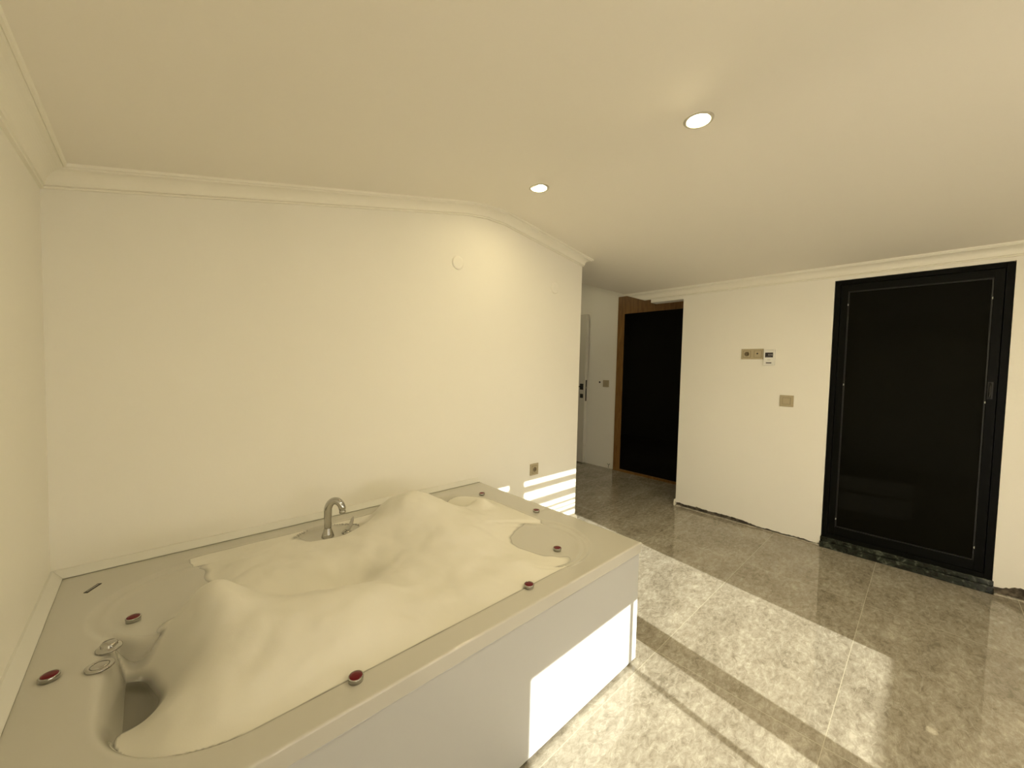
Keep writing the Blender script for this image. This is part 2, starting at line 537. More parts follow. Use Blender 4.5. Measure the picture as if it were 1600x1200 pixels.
# mortar smear left on the tiles where the skirting is missing
mb = MB()
for (y0, y1) in ((JY - 0.01, D0), (D1 - 0.01, YW)):
    k = 120; b0 = len(mb.v)
    for i in range(k + 1):
        y = y0 + (y1 - y0) * i / k
        w = 0.012 + 0.012 * noise.noise(Vector((y * 17, 0.3, 4)))
        h = 0.004 + 0.003 * noise.noise(Vector((y * 23, 2.3, 1)))
        mb.v += [(XB + 0.03, y, 0), (XB - w, y, 0.0), (XB - w * 0.5, y, h), (XB + 0.03, y, h)]
    for i in range(k):
        a, c = b0 + i * 4, b0 + (i + 1) * 4
        for q in range(4):
            mb.face([a + q, a + (q + 1) % 4, c + (q + 1) % 4, c + q], True)
random.seed(3)
for i in range(26):
    y = random.choice([random.uniform(JY, JY - 1.2), random.uniform(D0 + 0.05, D0), random.uniform(D1, D1 - 0.3)])
    s_ = random.uniform(0.003, 0.008)
    mb.box(XB - 0.006 - s_, y, 0, XB + 0.006, y + s_ * 2, s_ * 1.6)
struct(mb.build('trim_4', M_GROUT), 'pale mortar smear along the foot of the right wall')

# ------------------------------------------------------------------ window behind the camera
w = struct(empty('window_1', (0, YF, 0)), 'three light window with an added shutter slit to stripe the back wall')


def part(mb, name, mt, parent, label=None, bevel=0.0):
    o = mb.build(name, mt, bevel=bevel)
    o.parent = parent
    o.matrix_parent_inverse = Matrix.Translation(-Vector(parent.location)) if parent.location.length else Matrix.Identity(4)
    if label: o['label'] = label
    return o


BZ, TZ = 0.464, 1.000
mb = MB()
y0, y1 = YF + 0.002, YF + 0.032
for (a, c) in ((0.84, 0.904), (1.619, 1.649), (1.834, 2.010), (2.874, 2.94)):
    mb.box(a, y0, BZ, c, y1, 1.96)
mb.box(0.84, y0, 0.40, 2.94, y1, BZ); mb.box(0.84, y0, 1.96, 2.94, y1, 2.02)
part(mb, 'window_frame', M_WFRAME, w)
for (a, c) in ((0.904, 1.619), (1.649, 1.834), (2.010, 2.874)):
    part(MB().box(a, YF + 0.014, BZ, c, YF + 0.018, 1.96), 'pane', M_PANE, w)
# added unseen shutter, slit to cast wall stripes in place of floor reflections
mb = MB()
ys0, ys1 = YF - 0.016, YF - 0.006
slits = [(0.505, 0.034), (0.408, 0.030), (0.368, 0.022), (0.268, 0.030), (0.212, 0.020), (0.172, 0.016), (0.110, 0.030)]  # placed so their stripes stand in for sun reflected off the floor
zz = sorted([(s0 + TAN_EL * (-YF) + 0.0, th) for s0, th in slits])
cur = TZ
SX0, SX1 = 1.69, 2.715
ft = [(round(TZ + 0.02 + 0.022 * i, 4), 0.0013) for i in range(22)]  # hairline openings added to lift the wall between the stripes
ft = [a for a in ft if all(abs(a[0] - b_[0]) > b_[1] / 2 + 0.004 for b_ in zz)]
zz = sorted(zz + ft)
for zc_, th in zz:
    mb.box(SX0, ys0, cur, SX1, ys1, zc_ - th / 2); cur = zc_ + th / 2
mb.box(SX0, ys0, cur, SX1, ys1, 2.0)
mb.box(0.86, ys0, TZ, SX0, ys1, 2.0); mb.box(SX1, ys0, TZ, 2.92, ys1, 2.0)
part(mb, 'stripe_shutter', M_SHUT, w)
part(MB().box(0.82, YF, 0.375, 2.96, YW + 0.03, 0.40), 'window_sill', M_TRIM, w)
w2 = struct(empty('fill_window', (-0.28, LY0, LZ0)), 'unseen side window added to let in fill daylight')
mb = MB()
mb.box(-0.28, LY0, LZ0, -0.23, LY0 + 0.05, LZ1); mb.box(-0.28, LY1 - 0.05, LZ0, -0.23, LY1, LZ1)
mb.box(-0.28, LY0, LZ0, -0.23, LY1, LZ0 + 0.05); mb.box(-0.28, LY0, LZ1 - 0.05, -0.23, LY1, LZ1)
part(mb, 'window_frame', M_WFRAME, w2)
part(MB().box(-0.26, LY0 + 0.05, LZ0 + 0.05, -0.256, LY1 - 0.05, LZ1 - 0.05), 'pane', M_PANE, w2)
struct(MB().box(-14, -20, -0.30, 14, YF, -0.20).box(-14, YF, -0.30, -0.30, 3, -0.20).build('floor_bounce_terrace', M_TERR), 'unseen pale terrace added to bounce daylight indoors')


# ------------------------------------------------------------------ bathtub
tub = empty('whirlpool_bathtub', (TX / 2, -TW / 2, 0),
            'large white built-in whirlpool bathtub filled with foam in the left corner', 'bathtub')


def sstep(a, c, x):
    t = min(1, max(0, (x - a) / (c - a))); return t * t * (3 - 2 * t)


HC1, HC2, HR = (1.705, -0.995), (0.415, -0.465), 0.285
FC, FR = (0.95, -0.335), 0.215


def sbox(x, y, g=0.0):
    cx, cy, hx, hy, r_ = 1.06, -0.695, 0.885, 0.575, 0.30
    qx, qy = abs(x - cx) - hx + r_, abs(y - cy) - hy + r_
    return math.hypot(max(qx, 0), max(qy, 0)) + min(max(qx, qy), 0) - r_


def shallow(x, y):
    """the rim with only its headrest and tap recesses"""
    z = 0.0
    if sbox(x, y) < 0.04:
        for (hc, k_) in ((HC1, 1.0), (HC2, 0.55)):
            q = HR - math.hypot(x - hc[0], y - hc[1])
            z = min(z, k_ * (-0.012 * sstep(0.0, 0.020, q) - 0.007 * sstep(0.040, 0.055, q)))
    df = math.hypot(x - FC[0], y - FC[1])
    return min(z, -0.018 * sstep(0, 0.016, FR - df)) if y < -0.10 else z


def tubz(x, y):
    sb = sbox(x, y)
    d1 = math.hypot(x - HC1[0], y - HC1[1]); d2 = math.hypot(x - HC2[0], y - HC2[1])
    df = math.hypot(x - FC[0], y - FC[1])
    sh = max(0.225 - d1, 0.225 - d2, min(0.40 - x, y + 0.50), min(x - 1.72, -0.95 - y))                     # the headrests slope gently down to the middle
    s_ = max(sb, 0.195 - df)
    dep = min(sstep(0.0, 0.17, -s_), sstep(0.0, 0.24, -sh))
    z = -0.42 * dep
    if sb < 0.04:
        for dd, R in ((d1, HR), (d2, HR)):
            k_ = 0.55 if R and dd is d2 else 1.0
            z = min(z, k_ * (-0.012 * sstep(0.0, 0.020, R - dd) - 0.007 * sstep(0.040, 0.055, R - dd)))
    z = min(z, -0.018 * sstep(0, 0.016, FR - df)) if y < -0.10 else z
    return z


mb = MB()
nx, ny = 250, 164
gx = [0, 0.002, 0.005] + [0.008 + (TX - 0.016) * i / nx for i in range(nx + 1)] + [TX - 0.005, TX - 0.002, TX]
gy = [0, -0.002, -0.005] + [-0.008 - (TW - 0.016) * i / ny for i in range(ny + 1)] + [-TW + 0.005, -TW + 0.002, -TW]
for x in gx:
    for y in gy:
        ed = min(TX - x, y + TW)
        z = TH + tubz(x, y) - (0.006 * (1 - math.sqrt(max(0, 1 - (1 - min(1, ed / 0.008)) ** 2))))
        mb.v.append((x, y, z))
NY = len(gy); NX = len(gx)
for i in range(NX - 1):
    for j in range(NY - 1):
        mb.face([i * NY + j, i * NY + j + 1, (i + 1) * NY + j + 1, (i + 1) * NY + j], True)
# fascia lip down the front and the right end
b0 = len(mb.v)
ZL = TH - 0.052
for i in range(NX):
    mb.v.append((gx[i], -TW, ZL))
for i in range(NX - 1):
    mb.face([i * NY + NY - 1, (i + 1) * NY + NY - 1, b0 + i + 1, b0 + i], False)
b1 = len(mb.v)
for j in range(NY):
    mb.v.append((TX, gy[j], ZL))
for j in range(NY - 1):
    mb.face([(NX - 1) * NY + j, (NX - 1) * NY + j + 1, b1 + j + 1, b1 + j], False)
# underside return of the lip
b2 = len(mb.v)
mb.v += [(0, -TW, ZL), (TX, -TW, ZL), (TX, 0, ZL), (TX - 0.03, 0, ZL), (TX - 0.03, -TW + 0.03, ZL), (0, -TW + 0.03, ZL)]
mb.face([b2, b2 + 1, b2 + 4, b2 + 5]); mb.face([b2 + 1, b2 + 2, b2 + 3, b2 + 4])
rim = part(mb, 'tub_rim', M_ACRYL, tub)

mb = MB()
mb.box(0.0, -TW + 0.009, 0.018, TX - 0.006, -TW + 0.026, ZL - 0.009)
part(mb, 'front_panel', M_PANEL, tub, 'white lacquered front panel', bevel=0.0015)
part(MB().box(TX - 0.022, -TW + 0.027, 0.018, TX - 0.006, -0.002, ZL - 0.009), 'side_panel', M_PANEL, tub)
part(MB().box(0.05, -TW + 0.05, 0.0, TX - 0.05, -0.05, 0.05).box(0.01, -TW + 0.030, 0.0, TX - 0.03, -TW + 0.06, ZL - 0.001), 'base_frame', M_DARK, tub)  # coloured dark so the gaps around the panel read as shade

# ruby lights set in the rim
jewels = [(1.945, -0.275), (2.003, -0.73), (1.750, -1.113), (1.390, -1.271), (0.701, -1.279), (0.244, -0.524), (0.086, -0.734)]
for (x, y) in jewels:
    z = TH + tubz(x, y)
    rg = MB().lathe([(0.0, 0.0005), (0.020, 0.0005), (0.0205, 0.013), (0.0195, 0.0145), (0.0175, 0.0145), (0.0172, 0.013)], 32, 'Z', (x, y, z))
    ro = part(rg, 'rim_light', M_CHROME, tub, 'small round ruby red light with a chrome ring')
    ln = MB().lathe([(0.0174, 0.0130), (0.0165, 0.0143), (0.009, 0.0152), (0.0, 0.0155)], 32, 'Z', (x, y, z))
    lo = ln.build('lens', M_RUBY); lo.parent = ro

# chrome air control and on/off button
x, y = 0.195, -0.673; z = TH
o = part(MB().lathe([(0, 0.001), (0.030, 0.001), (0.030, 0.004), (0.026, 0.0075), (0.020, 0.008), (0.019, 0.009), (0.019, 0.016), (0.016, 0.020), (0.0, 0.021)], 40, 'Z', (x, y, z)),
         'air_control', M_CHROME, tub, 'raised chrome control knob')
x, y = 0.181, -0.758
o = part(MB().lathe([(0, 0.001), (0.031, 0.001), (0.031, 0.005), (0.027, 0.0075), (0.021, 0.0065), (0.020, 0.005)], 40, 'Z', (x, y, z)),
         'push_button', M_CHROME, tub, 'flat chrome push button')
bo = MB().lathe([(0.0195, 0.004), (0.019, 0.0068), (0.010, 0.0078), (0.0, 0.0078)], 32, 'Z', (x, y, z)).build('button_cap', M_CHROME)
bo.parent = o

# badge
mb = MB(); c = Vector((0.127, -0.193, TH + 0.0006)); dx_ = Vector((0.030, 0.050, 0)).normalized(); dy_ = Vector((-dx_.y, dx_.x, 0))


def slab(mb, cc, hl, hw, h0, h1):
    b0 = len(mb.v)
    for hz in (h0, h1):
        for sx, sy in ((-1, -1), (1, -1), (1, 1), (-1, 1)):
            p = cc + dx_ * sx * hl + dy_ * sy * hw; mb.v.append((p.x, p.y, TH + hz))
    for q in ((3, 2, 1, 0), (4, 5, 6, 7), (0, 1, 5, 4), (1, 2, 6, 5), (2, 3, 7, 6), (3, 0, 4, 7)):
        mb.face([b0 + i for i in q])


slab(mb, c, 0.032, 0.0065, 0.0003, 0.002)
bd = part(mb, 'badge', M_BADGE, tub, 'small dark badge strip')
mb = MB(); xx = -0.024
for wd in (0.0035, 0.004, 0.0025, 0.004, 0.0035, 0.004, 0.003, 0.004):
    slab(mb, c + dx_ * (xx + wd / 2), wd / 2 * 0.8, 0.0024, 0.002, 0.0023); xx += wd + 0.0028
mo = mb.build('lettering', M_BADGE2); mo.parent = bd

# tap with a lever beside it
fx, fy, fz = 0.955, -0.250, TH - 0.018
mb = MB().lathe([(0, 0.0), (0.031, 0.0), (0.031, 0.004), (0.026, 0.020), (0.019, 0.042), (0.0172, 0.048)], 32, 'Z', (fx, fy, fz))
fa = part(mb, 'tap', M_CHROME, tub, 'chrome swan neck bath tap')
sd = Vector((0.80, -0.60, 0)).normalized()
pts, rad = [], []
for i in range(7):
    pts.append(Vector((fx, fy, fz + 0.040 + 0.096 * i / 6))); rad.append(0.0170 + 0.0025 * i / 6)
cc = Vector((fx, fy, fz + 0.136)) + sd * 0.036
for i in range(1, 15):
    a = math.pi - math.radians(172) * i / 14
    pts.append(cc + sd * 0.036 * math.cos(a) * 1.0 + Vector((0, 0, 0.052 * math.sin(a)))); rad.append(0.0195 - 0.0025 * i / 14)
sp_ = MB().tube(pts, rad, 20).build('spout', M_CHROME); sp_.parent = fa
e_ = pts[-1]
ae = MB().lathe([(0.0, -0.020), (0.013, -0.020), (0.0155, -0.018), (0.0155, -0.004), (0.0145, -0.003), (0.0145, 0.002), (0.0, 0.002)], 24, 'Z', tuple(e_)).build('aerator', M_CHROME)
ae.parent = fa
lx, ly = 1.045, -0.262
lv = MB().lathe([(0, 0.0), (0.024, 0.0), (0.024, 0.004), (0.019, 0.012), (0.0, 0.020)], 32, 'Z', (lx, ly, fz))
lo = part(lv, 'tap_handle', M_CHROME, tub, 'chrome lever handle beside the tap')
mb = MB(); L = Vector((lx, ly, fz + 0.014))
sec = [(0.0, 0.0, 0.011, 0.006), (0.014, 0.004, 0.012, 0.005), (0.026, 0.020, 0.014, 0.004), (0.034, 0.044, 0.012, 0.003), (0.040, 0.062, 0.004, 0.002)]
for (d_, h_, hw, th) in sec:
    for sy, sz in ((-1, 0), (1, 0), (1, 1), (-1, 1)):
        p = L + Vector((1, 0.2, 0)).normalized() * (d_ - th * sz) + Vector((-0.2, 1, 0)).normalized() * hw * sy + Vector((0, 0, h_ + th * sz))
        mb.v.append(tuple(p))
for i in range(len(sec) - 1):
    for q in range(4):
        mb.face([i * 4 + q, i * 4 + (q + 1) % 4, (i + 1) * 4 + (q + 1) % 4, (i + 1) * 4 + q])
mb.face([0, 1, 2, 3]); mb.face([16, 17, 18, 19])
lev = mb.build('lever', M_CHROME, bevel=0.001); lev.parent = lo

# sealing strips between the rim and the walls
SS = [(0, 0.0022), (0.034, 0.0022), (0.0345, 0.005), (0.006, 0.030), (0, 0.031)]
mb = MB(); k = len(SS)
for st in (lambda d, h: (d, -TW, TH + h), lambda d, h: (d, -d, TH + h)):
    for d, h in SS:
        mb.v.append(st(d, h))
for q in range(k):
    mb.face([q, (q + 1) % k, k + (q + 1) % k, k + q])
mb.face(list(range(k))); mb.face([k + q for q in range(k)])
part(mb, 'sealing_strip', M_SEAL, tub)
mb = MB()
for st in (lambda d, h: (d + 0.0008, -d, TH + h), lambda d, h: (TX, -d, TH + h)):
    for d, h in SS:
        mb.v.append(st(d, h))
for q in range(k):
    mb.face([q, (q + 1) % k, k + (q + 1) % k, k + q])
mb.face(list(range(k))); mb.face([k + q for q in range(k)])
part(mb, 'sealing_strip', M_SEAL, tub)

# water and foam
WZ = TH - 0.105
mb = MB()
gx2 = [0.12 + 1.9 * i / 80 for i in range(81)]; gy2 = [-0.08 - 1.24 * j / 52 for j in range(53)]
idx = {}
for i, x in enumerate(gx2):
    for j, y in enumerate(gy2):
        if TH + tubz(x, y) < WZ + 0.05:
            idx[(i, j)] = len(mb.v); mb.v.append((x, y, WZ + 0.002 * noise.noise(Vector((x * 14, y * 14, 0)))))
for (i, j) in list(idx):
    q = [(i, j), (i + 1, j), (i + 1, j + 1), (i, j + 1)]
    if all(k_ in idx for k_ in q):
        mb.face([idx[k_] for k_ in q], True)
wt = mb.build('bath_water', M_WATER)
tag(wt, 'bath water coloured dark to shade the hollow at the left end', 'water', kind='stuff')

BUMPS = [  # cx, cy, sx, sy, angle, height
    (0.435, -0.76, 0.080, 0.12, 10, 0.125),
    (0.62, -0.95, 0.18, 0.15, 0, 0.085),
    (0.82, -1.02, 0.15, 0.10, 20, 0.035),
    (1.37, -0.36, 0.13, 0.13, 0, 0.110),
    (1.42, -0.62, 0.18, 0.22, 0, 0.080),
    (1.15, -0.42, 0.16, 0.10, 15, 0.020),
    (1.79, -0.47, 0.045, 0.05, 0, 0.045),
    (0.87, -0.74, 0.12, 0.07, 20, -0.085),
    (0.70, -0.68, 0.10, 0.05, 10, -0.035),
    (0.60, -0.45, 0.16, 0.10, 10, 0.020),
    (1.70, -0.27, 0.085, 0.07, 0, -0.12),
    (1.28, -0.24, 0.045, 0.045, 0, 0.03),
    (1.66, -0.78, 0.06, 0.08, 0, 0.02),
]


def foamz(x, y):
    s = sbox(x, y)
    base = TH + 0.006
    for (cx, cy, sx, sy, an, h) in BUMPS:
        a = math.radians(an); X = (x - cx) * math.cos(a) + (y - cy) * math.sin(a); Y = -(x - cx) * math.sin(a) + (y - cy) * math.cos(a)
        base += h * math.exp(-0.5 * ((X / sx) ** 2 + (Y / sy) ** 2))
    P = Vector((x, y, 0))
    w_ = 0.02 * noise.noise(P * 6 + Vector((3, 1, 0))) + 0.008 * noise.noise(P * 19)
    # it thins out at the rim, round the headrests and the tap
    m_ = sstep(-0.005, 0.13, -s + w_)
    m_ *= sstep(0.13, 0.36, math.hypot(x - 1.80, (y + 0.98) * 0.9) + w_)
    m_ *= sstep(0.14, 0.33, math.hypot(x - 0.27, y + 0.42) + w_)
    m_ *= sstep(0.07, 0.15, math.hypot((x - 1.00) * 0.62, y + 0.215) + w_ * 0.5)
    m_ *= sstep(-0.02, 0.15, math.hypot(max(0, x - 0.40), max(0, -0.48 - y)) + w_)
    floor_ = TH + shallow(x, y) - 0.003
    z = floor_ * (1 - m_) + base * m_
    z += m_ * (0.010 * noise.noise(P * 5.5) + 0.007 * noise.noise(P * 13) + 0.0012 * noise.noise(P * 30))
    # the hollow at the left end, down to the water
    xr = x - 0.235 + 0.22 * (y + 0.82)
    hol = math.exp(-(max(0, xr) / 0.115) ** 2 - (max(0, abs(y + 0.82) - 0.03) / 0.125) ** 2)
    z = z * (1 - hol) + (WZ - 0.012) * hol
    hr = math.exp(-((x - 1.675) / 0.075) ** 2 - ((y + 0.235) / 0.085) ** 4)
    z = z * (1 - hr) + (TH - 0.085) * hr
    z = min(z, z - 0.045 * math.exp(-((x - 0.25) / 0.09) ** 2 - ((y + 1.05) / 0.16) ** 2))
    return z


def foam_cover(x, y, z):
    t = z - max(TH + tubz(x, y), WZ)
    xr = x - 0.285 + 0.28 * (y + 0.80)
    h = math.exp(-(max(0, xr) / 0.11) ** 2 - (max(0, abs(y + 0.82) - 0.05) / 0.13) ** 2)
    return sstep(-0.002, 0.003 + 0.05 * h, t)


cover = []
mb = MB()
nx, ny = 330, 220
for i in range(nx + 1):
    x = 0.13 + 1.86 * i / nx
    for j in range(ny + 1):
        y = -0.085 - 1.235 * j / ny
        fz_ = foamz(x, y); mb.v.append((x, y, fz_)); cover.append(foam_cover(x, y, fz_))
for i in range(nx):
    for j in range(ny):
        a = i * (ny + 1) + j; q = [a, a + 1, a + ny + 2, a + ny + 1]
        if max(cover[k_] for k_ in q) > 0:
            mb.face(q, True)
fo = mb.build('bath_foam', M_FOAM)
at = fo.data.attributes.new('foam_cover', 'FLOAT', 'POINT')
at.data.foreach_set('value', cover)
tag(fo, 'heaped white bubble bath foam filling the whirlpool bathtub', 'foam', kind='stuff')

# ------------------------------------------------------------------ downlights
for k_, (x, y, lb) in enumerate([
        (2.183, -0.513, 'round recessed ceiling spotlight nearer the bathtub wall, further from the camera'),
        (2.200, -1.523, 'larger looking round recessed ceiling spotlight, nearer the camera'),
        (2.200, -2.53, 'unseen round ceiling spotlight added for fill in the middle of the room'),  # this and the next lamp are out of view, added for fill
        (2.200, -3.54, 'unseen round ceiling spotlight added for fill nearest the window wall')]):
    z = 2.686
    t = empty('ceiling_spotlight', (x, y, z), lb, 'ceiling light', 'recessed spotlights along the ceiling ridge')
    part(MB().lathe([(0.066, -0.0002), (0.066, -0.004), (0.062, -0.007), (0.053, -0.0075), (0.049, -0.005), (0.049, -0.0002)], 48, 'Z', (x, y, z)), 'trim_ring', M_RING, t)
    part(MB().lathe([(0.049, -0.0035), (0.02, -0.0040), (0.0, -0.0040)], 48, 'Z', (x, y, z)), 'diffuser', M_DISCS[k_], t)

t = empty('ceiling_spotlight', (4.55, 1.25, 3.0), 'unseen round spotlight added to brighten the hall, behind the corner', 'ceiling light')
part(MB().lathe([(0.066, -0.0002), (0.066, -0.004), (0.062, -0.007), (0.053, -0.0075), (0.049, -0.005), (0.049, -0.0002)], 48, 'Z', (4.55, 1.25, 3.0)), 'trim_ring', M_RING, t)
M_DISC2 = mat('hall_fill_diffuser', (1, 0.95, 0.85), 0.5, emit=(1.0, 0.865, 0.535), estr=LAMP * 0.35)  # glow of the unseen lamp added to brighten the hall
part(MB().lathe([(0.049, -0.0035), (0.02, -0.0040), (0.0, -0.0040)], 48, 'Z', (4.55, 1.25, 3.0)), 'diffuser', M_DISC2, t)

# ------------------------------------------------------------------ round cover plates on the back wall
for (x, z, lb) in ((1.906, 2.234, 'white round blank cover plate high on the bathtub wall, the left one'),
                   (2.952, 2.217, 'white round blank cover plate near the wall corner, the right one')):
    mb = MB().lathe([(0.048, 0.0), (0.048, 0.004), (0.044, 0.0075), (0.030, 0.009), (0.0, 0.0095)], 48, 'Y', (x, 0, z))
    tag(mb.build('cover_plate', M_WALL), lb, 'cover plate', 'round cover plates on the bathtub wall')


# ------------------------------------------------------------------ sockets and switches
def to_wall(mb_v, fn):
    return [fn(*p) for p in mb_v]


class Plate:
    """local u (right), w (up), d (out of the wall) mapped to a wall"""
    def __init__(s, kind, pos):
        s.kind = kind; s.pos = pos

    def p(s, u, w, d):
        X, Y, Z = s.pos
        if s.kind == 'A':
            return (X + u, Y - d, Z + w)
        return (X - d, Y - u, Z + w)

    def box(s, mb, u0, w0, u1, w1, d0, d1, mi=0):
        a, c = s.p(u0, w0, d0), s.p(u1, w1, d1)
        mb.box(*a, *c, mi); return mb

    def lathe(s, mb, prof, u, w, seg=32):
        return mb.lathe(prof, seg, 'Y' if s.kind == 'A' else 'X', s.p(u, w, 0))


def socket_face(pl, u, w, root, sz=0.052, with_hole=True):
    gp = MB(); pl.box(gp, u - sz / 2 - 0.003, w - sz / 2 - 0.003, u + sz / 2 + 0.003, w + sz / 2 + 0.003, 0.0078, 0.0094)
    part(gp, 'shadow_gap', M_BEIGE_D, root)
    mb = MB(); h = sz / 2
    pl.box(mb, u - h, w - h, u + h, w + h, 0.009, 0.0115)
    ins = part(mb, 'socket_insert', M_BEIGE, root, bevel=0.0012)
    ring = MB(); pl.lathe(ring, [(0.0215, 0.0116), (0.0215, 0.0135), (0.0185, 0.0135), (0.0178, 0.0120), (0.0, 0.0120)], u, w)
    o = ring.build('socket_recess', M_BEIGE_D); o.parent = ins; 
    o.matrix_parent_inverse = ins.matrix_parent_inverse.inverted() @ Matrix.Identity(4) if False else Matrix.Identity(4)
    holes = MB()
    for du_ in (-0.0095, 0.0095):
        pl.lathe(holes, [(0.0032, 0.0120), (0.0032, 0.0128), (0.0, 0.0128)], u + du_, w, 12)
    o2 = holes.build('pin_holes', M_DARK); o2.parent = ins
    return ins


# single socket on the back wall
pl = Plate('A', (2.742, 0.0, 0.618))
rt = empty('wall_socket', (2.742, 0, 0.618), 'beige single wall socket low on the bathtub wall above the sunlit stripes', 'socket')
mb = pl.box(MB(), -0.050, -0.050, 0.050, 0.050, 0.0, 0.009)
part(mb, 'cover_frame', M_BEIGE, rt, bevel=0.002)
socket_face(pl, 0, 0, rt, 0.060)

# double frame on the right wall
pl = Plate('B', (XB, -1.040, 1.684))
rt = empty('wall_socket', (XB, -1.133, 1.684), 'beige double frame with a power socket and an aerial outlet beside the thermostat', 'socket')
part(pl.box(MB(), 0.0, -0.050, 0.190, 0.050, 0.0, 0.008), 'cover_frame', M_BEIGE, rt, bevel=0.002)
socket_face(pl, 0.050, 0.0, rt, 0.060)
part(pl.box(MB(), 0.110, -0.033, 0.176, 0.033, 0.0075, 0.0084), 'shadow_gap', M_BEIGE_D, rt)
mb = pl.box(MB(), 0.113, -0.030, 0.173, 0.030, 0.008, 0.0105)
ins = part(mb, 'aerial_outlet', M_BEIGE, rt, bevel=0.0012)
mb = MB(); pl.lathe(mb, [(0.0075, 0.0106), (0.0070, 0.0120), (0.0, 0.0120)], 0.140, 0.004, 20)
o = mb.build('outlet_hole', M_DARK); o.parent = ins

# thermostat
pl = Plate('B', (XB, -1.280, 1.650))
rt = empty('thermostat', (XB, -1.280, 1.650), 'small white wall thermostat with a dark display right of the double socket', 'thermostat')
part(pl.box(MB(), -0.046, -0.074, 0.046, 0.074, 0.0, 0.022), 'casing', M_WPLASTIC, rt, bevel=0.003)
dsp = part(pl.box(MB(), -0.032, 0.000, 0.032, 0.046, 0.022, 0.0232), 'display', M_LCD, rt)
mb = MB()
for u0 in (-0.006, 0.004, 0.014, 0.022):
    pl.box(mb, u0, 0.016, u0 + 0.005, 0.034, 0.0232, 0.0236)
for u0 in (-0.026, -0.016, -0.006, 0.004, 0.014):
    pl.box(mb, u0, 0.004, u0 + 0.006, 0.008, 0.0232, 0.0236)
o = mb.build('display_digits', M_LCD2); o.parent = dsp
part(pl.box(MB(), -0.022, -0.056, 0.022, -0.046, 0.022, 0.0245), 'button_bar', M_BADGE, rt)
part(pl.box(MB(), -0.012, -0.024, 0.012, -0.020, 0.022, 0.0224), 'maker_mark', M_BADGE2, rt)

# switch by the black door
pl = Plate('B', (XB, -1.433, 1.250))
rt = empty('light_switch', (XB, -1.433, 1.250), 'beige single light switch left of the black glass door', 'switch')
part(pl.box(MB(), -0.053, -0.052, 0.053, 0.052, 0.0, 0.008), 'cover_frame', M_BEIGE, rt, bevel=0.002)
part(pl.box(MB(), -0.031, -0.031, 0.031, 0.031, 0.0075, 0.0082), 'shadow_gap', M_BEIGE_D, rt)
part(pl.box(MB(), -0.0285, -0.0285, 0.0285, 0.0285, 0.008, 0.0125), 'rocker', M_BEIGE, rt, bevel=0.0015)

# switch and button in the hall
pl = Plate('B', (XH, 1.045, 1.288))
rt = empty('light_switch', (XH, 1.045, 1.288), 'beige light switch on the hall wall between the white door and the oak frame', 'switch')
part(pl.box(MB(), -0.053, -0.052, 0.053, 0.052, 0.0, 0.008), 'cover_frame', M_BEIGE, rt, bevel=0.002)
part(pl.box(MB(), -0.0285, -0.0285, 0.0285, 0.0285, 0.008, 0.0125), 'rocker', M_BEIGE, rt, bevel=0.0015)
pl = Plate('B', (XH, 1.160, 1.305))
mb = MB(); pl.lathe(mb, [(0.014, 0.0), (0.013, 0.006), (0.0, 0.007)], 0, 0, 20)
tag(mb.build('wall_button', M_DARK), 'tiny dark round button on the hall wall left of the beige switch', 'button')
mb = MB().tube([(XH - 0.002, 0.955, 0.010), (XH - 0.012, 0.950, 0.035), (XH - 0.006, 0.945, 0.058), (XH - 0.016, 0.925, 0.075)], 0.0035, 8)
mb.tube([(XH - 0.006, 0.945, 0.05), (XH - 0.02, 0.965, 0.072)], 0.003, 8)
tag(mb.build('cable_end', M_RAW), 'short loose cable end poking out at the foot of the hall wall', 'cable')

# ------------------------------------------------------------------ black glass door
d = struct(empty('door_2', (XB, (D0 + D1) / 2, DZ0)), 'black framed tinted glass door in the right wall')
FX = XB + 0.006
mb = MB(); fw = 0.036
mb.box(FX, D0 - 0.004, DZ0, FX + 0.06, D0 - 0.004 - fw, DZ1 - 0.003); mb.box(FX, D1 + 0.003, DZ0, FX + 0.06, D1 + 0.003 + fw, DZ1 - 0.003)
mb.box(FX, D0 - 0.004 - fw, DZ1 - 0.003 - fw, FX + 0.06, D1 + 0.003 + fw, DZ1 - 0.003); mb.box(FX, D0 - 0.004 - fw, DZ0, FX + 0.06, D1 + 0.003 + fw, DZ0 + fw)
part(mb, 'door_frame', M_ALU, d, bevel=0.0015)
mb = MB(); a0, a1, c0, c1 = D0 - 0.044, D1 + 0.043, DZ0 + 0.040, DZ1 - 0.043
gw = 0.066
LX0, LX1 = FX - 0.006, FX + 0.055
gy0, gy1, gz0, gz1 = a0 - gw + 0.02, a1 + gw - 0.02, c0 + gw, c1 - gw + 0.01
mb.box(LX0, a0, c0, LX1, gy0, c1); mb.box(LX0, gy1, c0, LX1, a1, c1)
mb.box(LX0, gy0, c0, LX1, gy1, gz0); mb.box(LX0, gy0, gz1, LX1, gy1, c1)
lf = part(mb, 'door_leaf', M_ALU, d, bevel=0.002)
mb = MB(); mb.box(LX0 + 0.012, gy0 + 0.004, gz0 - 0.004, LX0 + 0.05, gy0 - 0.008, gz1 + 0.004); mb.box(LX0 + 0.012, gy1 + 0.008, gz0 - 0.004, LX0 + 0.05, gy1 - 0.004, gz1 + 0.004)
mb.box(LX0 + 0.012, gy0 - 0.008, gz1 - 0.008, LX0 + 0.05, gy1 + 0.008, gz1 + 0.004); mb.box(LX0 + 0.012, gy0 - 0.008, gz0 - 0.004, LX0 + 0.05, gy1 + 0.008, gz0 + 0.008)
o = mb.build('gasket', M_GASKET); o.parent = lf
o = MB().box(LX0 + 0.022, gy0, gz0, LX0 + 0.046, gy1, gz1).build('glass_pane', M_GLASSD); o.parent = lf
mb = MB()
